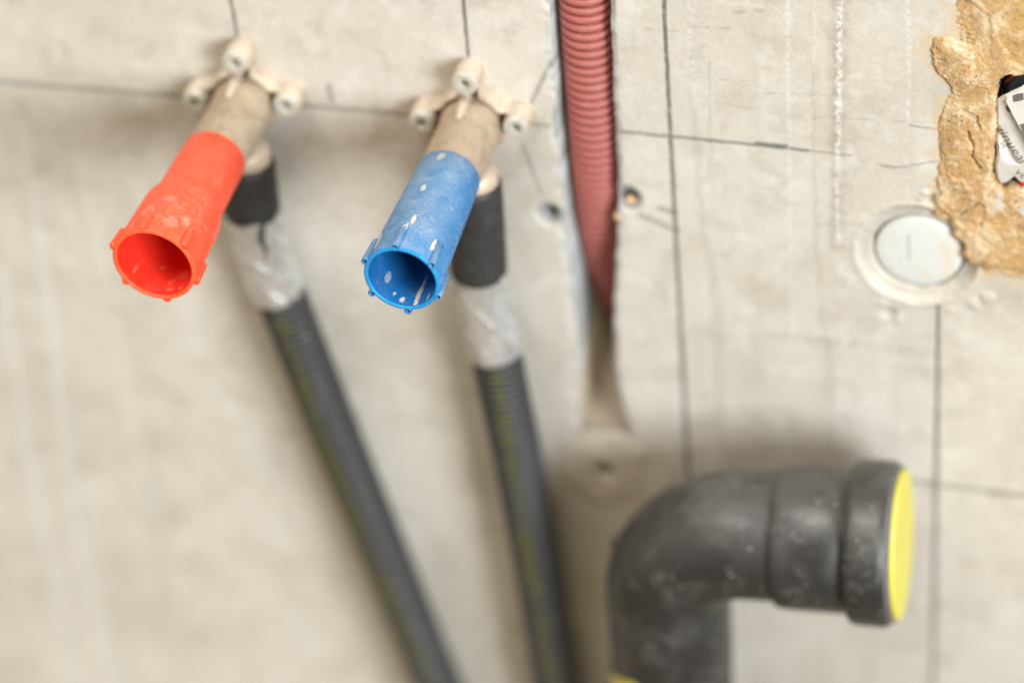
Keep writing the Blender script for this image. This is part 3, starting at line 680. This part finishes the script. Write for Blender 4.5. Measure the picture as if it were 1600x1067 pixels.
# plugs
def build_plug(c, wr, wf, prof_out, rin, mat, rim_mat, bore_mat, label, ang0, lug_r, lug_at, lug_len, hollow, name):
    root = empty(name, P(c[0], c[1], wr)); tag(root, label, 'pipe plug', 'plastic plugs on the water pipes')
    L = wf - wr
    ro = prof_out[-1][1]
    out = [(wr + 0.15, prof_out[0][1] - 0.5)] + [(wr + s * L, r) for s, r in prof_out]
    out[1] = (wr + 0.7, prof_out[0][1])
    rim = [(wf, ro - 0.12), (wf + 0.18, ro - 0.3), (wf + 0.2, rin + 0.3), (wf, rin + 0.08)]
    inn = [(wf - 0.6, rin), (wf - 12, rin - 0.15), (wf - 23, rin - 0.35), (wf - 26, min(rin - 0.45, 10.3)), (wf - 50, 9.6), (wf - 50.5, 0.01)]
    v, f = revolve(out + [(wf - 0.5, ro - 0.35), (wf - 0.5, rin + 0.2), (wf - 20, rin + 0.1)], (c[0], c[1], 0), (0, 0, 1), 96)
    mesh_obj('plug_body', v, f, mat, root)
    v, f = revolve(inn, (c[0], c[1], 0), (0, 0, 1), 96)
    mesh_obj('bore', v, f, bore_mat, root)
    v, f = revolve([(wf - 0.75, ro - 0.02), (wf - 0.1, ro + 0.02)] + rim + [(wf - 0.55, rin - 0.02), (wf - 0.75, rin + 0.15)], (c[0], c[1], 0), (0, 0, 1), 96)
    mesh_obj('rim', v, f, rim_mat, root)
    # fine moulded rim bead
    for k in range(6):
        a = math.radians(ang0 + 60 * k)
        x, y = c[0] + lug_at * math.cos(a), c[1] + lug_at * math.sin(a)
        x2, y2 = c[0] + (lug_at - 0.55) * math.cos(a), c[1] + (lug_at - 0.55) * math.sin(a)
        ax = np.array((x - x2, y - y2, lug_len))
        LL = np.linalg.norm(ax)
        if hollow:
            pf = [(0.0, 0.01), (0.05, lug_r * 0.7), (0.8, lug_r), (LL - 0.1, lug_r), (LL + 0.35, lug_r * 0.93), (LL + 0.35, lug_r * 0.66), (LL - 2.0, lug_r * 0.5), (LL - 2.0, 0.01)]
        else:
            pf = [(0.0, 0.01), (0.05, lug_r * 0.6), (1.0, lug_r), (LL - 0.6, lug_r), (LL, lug_r * 0.7), (LL + 0.1, 0.01)]
        v, f = revolve(pf, (x2, y2, wf - lug_len), ax, 20)
        sharp(mesh_obj('lug', v, f, mat, root), 40)
    return root
m = _b
# splashes of mortar on the blue plug: on its upper side near the mouth, a run inside, a few drops
c0, c1 = BLUE_C
splash(m, c0 - 0.5, c1 + 12.2, 79.0, 0.8, 1.2, 3.2, 0.9)
splash(m, c0 + 0.6, c1 + 11.9, 73.0, 0.7, 1.0, 2.2, 0.75)
splash(m, c0 + 9.0, c1 + 8.6, 80.5, 0.55, 1.0, 3.4, 0.75)
splash(m, c0 - 9.2, c1 + 8.0, 81.0, 1.0, 1.2, 4.0, 0.6)
splash(m, c0 - 1.2, c1 + 10.8, 56.0, 0.9, 1.2, 1.6, 0.7)
splash(m, c0 - 0.6, c1 + 10.5, 38.0, 1.2, 1.5, 2.0, 0.65)
m = _bi = dusty('blue_plastic_inside', (0.004, 0.13, 0.38), dust=(0.30, 0.36, 0.42), amt=0.22, rough=0.4, size=8, speck=0.0)  # darker base than the outside: shade of the mouth put into the colour
splash(m, c0 + 2.9, c1 - 10.6, 82.0, 0.75, 0.9, 9.0, 0.85)
splash(m, c0 + 3.2, c1 - 10.4, 86.6, 1.0, 1.2, 1.2, 0.8)
splash(m, c0 - 1.8, c1 - 10.7, 85.6, 0.8, 0.9, 1.1, 0.8)
splash(m, c0 - 4.8, c1 - 9.9, 84.2, 0.6, 0.7, 0.9, 0.75)
splash(m, c0 - 8.0, c1 - 7.5, 79.5, 0.8, 1.3, 2.6, 0.45)
splash(m, c0 + 7.0, c1 - 8.4, 86.0, 0.5, 0.9, 1.8, 0.5)
M_blue = _b.m; M_blue_bore = _bi.m
_ri = dusty('red_plastic_inside', (0.80, 0.030, 0.014), dust=(0.85, 0.25, 0.16), amt=0.12, rough=0.35, size=8, speck=0.0)  # bore painted deeper red than the body to carry its inner shade
c0, c1 = RED_C; m = _r
for (du, dv, w, a_, b_, c_, q) in [(-4.0, 13.2, 84, 2.4, 2.0, 2.6, 0.5), (5.2, 12.6, 88, 2.2, 1.8, 2.4, 0.55), (8.6, 10.6, 84, 1.6, 1.6, 2.4, 0.5), (1.0, 13.6, 77, 2.2, 1.6, 1.8, 0.4), (-7, 11.5, 90, 1.0, 1.2, 2.4, 0.5),
                                   (4.6, -11.4, 84.5, 2.4, 1.2, 2.2, 0.5), (2.0, -12.0, 91.5, 1.4, 1.0, 0.8, 0.6), (6.4, -10.6, 92, 0.9, 1.0, 0.8, 0.6), (-3.6, -11.9, 82, 0.9, 0.9, 0.9, 0.5), (1.0, -12.2, 88, 0.9, 0.9, 0.7, 0.45), (12.8, -6.0, 91, 0.8, 0.8, 0.8, 0.8)]:
    splash(_ri if dv < -6 and du < 10 else m, c0 + du, c1 + dv, w, a_, b_, c_, q * 0.38, (0.92, 0.50, 0.40))
M_red = _r.m; M_red_bore = _ri.m
M_blue_rim = dusty('clean_blue_plastic', (0.006, 0.25, 0.60), dust=(0.30, 0.55, 0.75), amt=0.15, rough=0.35, size=5, speck=0.0).m
M_red_rim = dusty('clean_red_plastic', (0.95, 0.10, 0.03), dust=(0.95, 0.35, 0.22), amt=0.15, rough=0.35, size=5, speck=0.0, sss=0.12).m
plug_blue = build_plug(BLUE_C, 34.0, 88.5, [(0.0, 10.6), (0.25, 11.0), (0.7, 11.9), (0.985, 12.25)], 10.95, M_blue, M_blue_rim, M_blue_bore,
                       'dusty blue plastic plug with six hollow lugs round its open mouth', 33.5, 1.3, 12.6, 11.0, True, 'blue_pipe_plug')
plug_red = build_plug(RED_C, 36.5, 94.7, [(0.0, 10.8), (0.44, 11.3), (0.47, 11.6), (0.54, 12.9), (0.58, 13.2), (0.985, 13.85)], 12.45, M_red, M_red_rim, M_red_bore,
                      'bright orange red plastic plug with open mouth and stubby lugs', 37.5, 1.5, 14.1, 9.5, False, 'red_pipe_plug')

# ------------------------------------------------------------------ waste pipe
def build_waste():
    cap = np.array((149.3, -134.3, 40.0)); dl, ph = math.radians(3.4), math.radians(-1.6)
    d = np.array((math.cos(ph) * math.cos(dl), math.sin(dl), math.sin(ph) * math.cos(dl)))
    k = (cap[0] - 68.0) / d[0]; corner = cap - d * k            # where riser and outlet axes meet
    wz = corner[2]
    root = empty('waste_pipe_elbow', P(68, -260, wz)); tag(root, 'large black plastic waste pipe elbow bending towards the right', 'waste pipe')
    up = np.array((0, 1.0, 0)); ang = math.acos(up @ d); Rb = 31.0; tl = Rb * math.tan(ang / 2)
    a = corner - up * tl; e = d - up * (up @ d); e /= np.linalg.norm(e); cen = a + Rb * e; x0 = (a - cen) / Rb
    arc = [cen + Rb * (x0 * math.cos(t) + up * math.sin(t)) for t in np.linspace(0, ang, 30)]
    b = arc[-1]; rest = np.linalg.norm(cap - b) + 0.6
    r0 = 21.6
    low = [a - up * q for q in (34, 33.5, 30, 20, 10, 4, 1.5)]; high = [b + d * q for q in (1.5, 4, rest - 42.6, rest - 41.4)]
    rad = [21.65, 22.0] + [22.1] * 5 + list(np.linspace(22.1, 22.4, 30)) + [22.4] * 4
    v, f = sweep(low + arc + high, rad, 72); mesh_obj('bend', v, f, M_black, root)
    # socket with tapering shoulder
    v, f = revolve([(rest - 42.0, 22.0), (rest - 41.6, 23.6), (rest - 40.5, 24.4), (rest - 37, 24.7), (rest - 24, 24.9), (rest - 18.5, 25.0), (rest - 17.5, 24.3), (rest - 16.0, 24.2)], b, d, 72)
    sharp(mesh_obj('socket', v, f, M_black, root), 40)
    v, f = revolve([(rest - 16.6, 23.9), (rest - 16.2, 26.6), (rest - 14.9, 28.0), (rest - 13.0, 28.5), (rest - 4.8, 28.6), (rest - 3.0, 28.4), (rest - 2.0, 27.6), (rest - 1.9, 25.0), (rest - 7, 24.9)], b, d, 72)
    col = sharp(mesh_obj('seal_collar', v, f, M_black, root), 40)
    v, f = revolve([(rest - 3.0, 26.9), (rest - 1.2, 27.3), (rest - 0.6, 26.8), (rest - 0.5, 25.6), (rest - 2.0, 25.2)], b, d, 72)
    mesh_obj('lip_ring', v, f, M_seal, col)
    # riser
    ri = [np.array((68, -420, wz)), a - up * 33.0]
    v, f = revolve([(0, r0), (np.linalg.norm(ri[1] - ri[0]), r0)], ri[0], up, 72); mesh_obj('riser', v, f, M_black, root)
    # injection gate pip on the back of the bend
    gd = x0 * math.cos(0.42) + up * math.sin(0.42); g = cen + (Rb + 22.0) * gd
    v, f = revolve([(-2.0, 2.6), (1.0, 2.5), (1.6, 2.0), (1.7, 0.01)], g, gd, 20); mesh_obj('mould_pip', v, f, M_black, root)
    # yellow label stuck on the riser's left side
    an = np.radians(np.linspace(215, 112, 24))
    vv_ = [P(68 + 22.35 * math.cos(t), top if top < -250 else np.interp(-math.degrees(t), [-215, -168, -150, -130, -112], [-208, -206.0, -203.5, -199.5, -196.5]), wz + 22.35 * math.sin(t)) for top in (-209.0, -268.0) for t in an]
    mesh_obj('yellow_label', np.array(vv_), grid_faces(2, 24), M_yellow, root)
    # cap
    v, f = revolve([(rest - 6.0, 24.7), (rest - 0.4, 24.8), (rest - 0.3, 25.7), (rest + 0.5, 25.9), (rest + 1.1, 25.5), (rest + 1.2, 24.0), (rest + 1.0, 12.0), (rest + 0.95, 0.01)], b, d, 72)
    c = sharp(mesh_obj('end_cap', v, f, M_yellow), 50)
    tag(c, 'flat yellow plastic cap closing the black waste pipe end', 'pipe cap')
build_waste()

# ------------------------------------------------------------------ flush box, wires, crumpled paper
def rr_pts(b, grow, n=10):
    u0, u1, v0, v1, r = b; u0 -= grow; u1 += grow; v0 -= grow; v1 += grow; r = max(0.5, r + grow); out = []
    for cx, cy, s in ((u1 - r, v1 - r, 0), (u0 + r, v1 - r, 90), (u0 + r, v0 + r, 180), (u1 - r, v0 + r, 270)):
        for t in np.linspace(0, 90, n): out.append((cx + r * math.cos(math.radians(s + t)), cy + r * math.sin(math.radians(s + t))))
    return out
def build_box():
    V = []; rings = [(0.6, -4.0), (0.6, -48), (-0.5, -46), (-0.5, -4.2), (0.6, -4.0)]
    for g, w in rings: V += [P(x, y, w) for x, y in rr_pts(BOX, g)]
    n = len(rr_pts(BOX, 0)); F = grid_faces(len(rings), n, True).tolist()
    F.append([2 * n + i for i in range(n)])
    o = mesh_obj('flush_box', np.array(V), F, M_box, smooth=False)
    tag(o, 'dark recessed electrical box sunk in the ochre plaster', 'junction box')
build_box()

def paper_w(u, v):
    """height field of the crumpled sheet: flat facets meeting in creases"""
    u = np.asarray(u, float); v = np.asarray(v, float)
    # diagonal fold running down to the right from the top corner
    f1 = (u - 175.0) * 0.90 + (v - 27.0) * 0.44            # distance to the fold line (positive to the right)
    base = -0.6 + 0.10 * (u - 172) - 0.02 * (v - 10)
    over = np.where(f1 > 0, 2.2 - 0.12 * f1 + 0.0 * v, 0.0)
    k2 = (u - 173.5) * 0.55 - (v - 13.5) * 0.10
    base = base + 0.9 * np.abs(np.sin((u * 0.6 - v) * 0.10)) 
    low = np.clip((3.5 - v) + 0.6 * (u - 178.5), 0, 20)     # lower flap bending back
    dent = 1.3 * np.exp(-(((u - 174.6) * 0.8 + (v - 9.0) * 0.42) / 1.3) ** 2) * (v < 15) * (v > 1)
    return base + over - 0.16 * low - dent + 0.25 * fbm(u, v, 12, 2, 200) + 0.5 * np.where(f1 > 6, f1 - 6, 0) * -0.2
def build_paper():
    root = empty('crumpled_paper', P(196, 8, -6)); tag(root, 'crumpled white printed paper stuffed into the electrical box', 'paper')
    us = np.concatenate([np.arange(172.0, 190, 0.22), np.arange(190, 222, 0.7)]); vs = np.arange(-10, 35, 0.22); uu, vv = np.meshgrid(us, vs)
    H = paper_w(uu, vv)
    edge = poly_sdf(uu, vv, [(172.4, 24.2), (175.2, 26.6), (175.3, 27.8), (180.8, 31.6), (190, 33.0), (204, 31), (216, 24), (219, 8), (212, -6), (198, -8), (186, -8.0), (180.6, -7.4), (178.9, -5.0), (176.6, -8.0), (174.6, -9.0), (173.3, -6.5), (172.7, -1.5), (173.3, 3.0), (172.8, 9.0)])
    H = H - 1.2 * sst(-1.0, 0.4, edge)
    o = sheet('sheet', us, vs, H, edge < 0.3, M_paper, root)
    # thickness so that it is no bare film
    so = o.modifiers.new('solid', 'SOLIDIFY'); so.thickness = 0.00015
    # printed words
    def word(txt, x, y, size, ang, name='printed_word'):
        cu = bpy.data.curves.new('t', 'FONT'); cu.body = txt; cu.size = 1.0; cu.resolution_u = 4; cu.offset = -0.016
        ob = bpy.data.objects.new('t', cu); C.objects.link(ob)
        bpy.context.view_layer.update()
        me = bpy.data.meshes.new_from_object(ob.evaluated_get(bpy.context.evaluated_depsgraph_get()))
        bpy.data.objects.remove(ob)
        bm = bmesh.new(); bm.from_mesh(me); bmesh.ops.triangulate(bm, faces=bm.faces)
        bmesh.ops.subdivide_edges(bm, edges=bm.edges, cuts=1)
        bmesh.ops.triangulate(bm, faces=bm.faces)
        vs_ = np.array([v.co[:2] for v in bm.verts]) * size; fs_ = [[v.index for v in f.verts] for f in bm.faces]; bm.free()
        ca, sa = math.cos(math.radians(ang)), math.sin(math.radians(ang))
        u = x + vs_[:, 0] * ca - vs_[:, 1] * sa; v = y + vs_[:, 0] * sa + vs_[:, 1] * ca
        w = paper_w(u, v) + 0.12
        mesh_obj(name, np.stack([u * MM, -w * MM, v * MM], -1), fs_, M_ink, root, smooth=False)
    word('tinuear', 172.4, 12.4, 5.2, -52)
    word('use', 172.3, 5.2, 4.4, 14)
    word('ve', 178.8, -2.4, 5.0, -46)
    word('tinue', 186.5, 12.0, 5.0, -46)
    # grey printed shapes
    def blob(pts, name='printed_shape'):
        pts = np.array(pts, float); c = pts.mean(0)
        rings = [c + (pts - c) * k for k in (1.0, 0.66, 0.33)]; q = np.concatenate(rings + [c[None]])
        n = len(pts); F = grid_faces(3, n, True).tolist() + [[2 * n + i, 2 * n + (i + 1) % n, 3 * n] for i in range(n)]
        w = paper_w(q[:, 0], q[:, 1]) + 0.12
        mesh_obj(name, np.stack([q[:, 0] * MM, -w * MM, q[:, 1] * MM], -1), F, M_inkgrey, root, smooth=False)
    blob([(177.7, 28.4), (179.4, 29.4), (181.0, 29.8), (181.2, 27.4), (179.6, 26.6), (178.0, 26.2)])
    blob([(175.6, 23.0), (176.2, 23.9), (176.9, 23.6), (177.5, 21.0), (176.9, 20.6), (176.0, 21.0), (175.5, 22.0)])
    blob([(180.2, 17.6), (181.6, 18.4), (183.2, 17.0), (183.6, 13.0), (182.6, 10.6), (181.4, 12.8)])
    blob([(188, 20), (191, 23), (195, 22), (195, 17), (191, 15), (188, 17)])
build_paper()
def wire(path, r, mat, name, label):
    p, q = resample(path, 0.6); v, f = sweep(p, r, 14)
    tag(mesh_obj(name, v, f, mat), label, 'wire')
wire([(173.6, 20, -30), (173.6, 24.5, -12), (174.6, 27.2, -6), (178, 31, -7), (186, 33, -14), (190, 30, -30)], 1.0, M_wire_r, 'dark_red_wire', 'dark red wire looping behind the paper at the box top left corner')
wire([(177.5, 24, -30), (177.0, 28.6, -10), (178.6, 31.2, -6.5), (184, 32.4, -10), (188, 26, -30)], 0.7, M_wire_g, 'green_wire', 'thin green wire beside the dark red wire above the paper')
wire([(192, -6, -25), (186, -8.2, -6), (182.5, -8.6, -3.2), (181.2, -9.0, -5), (181, -8.6, -25)], 1.2, M_wire_r2, 'bright_red_wire', 'bright red wire peeping out below the paper')
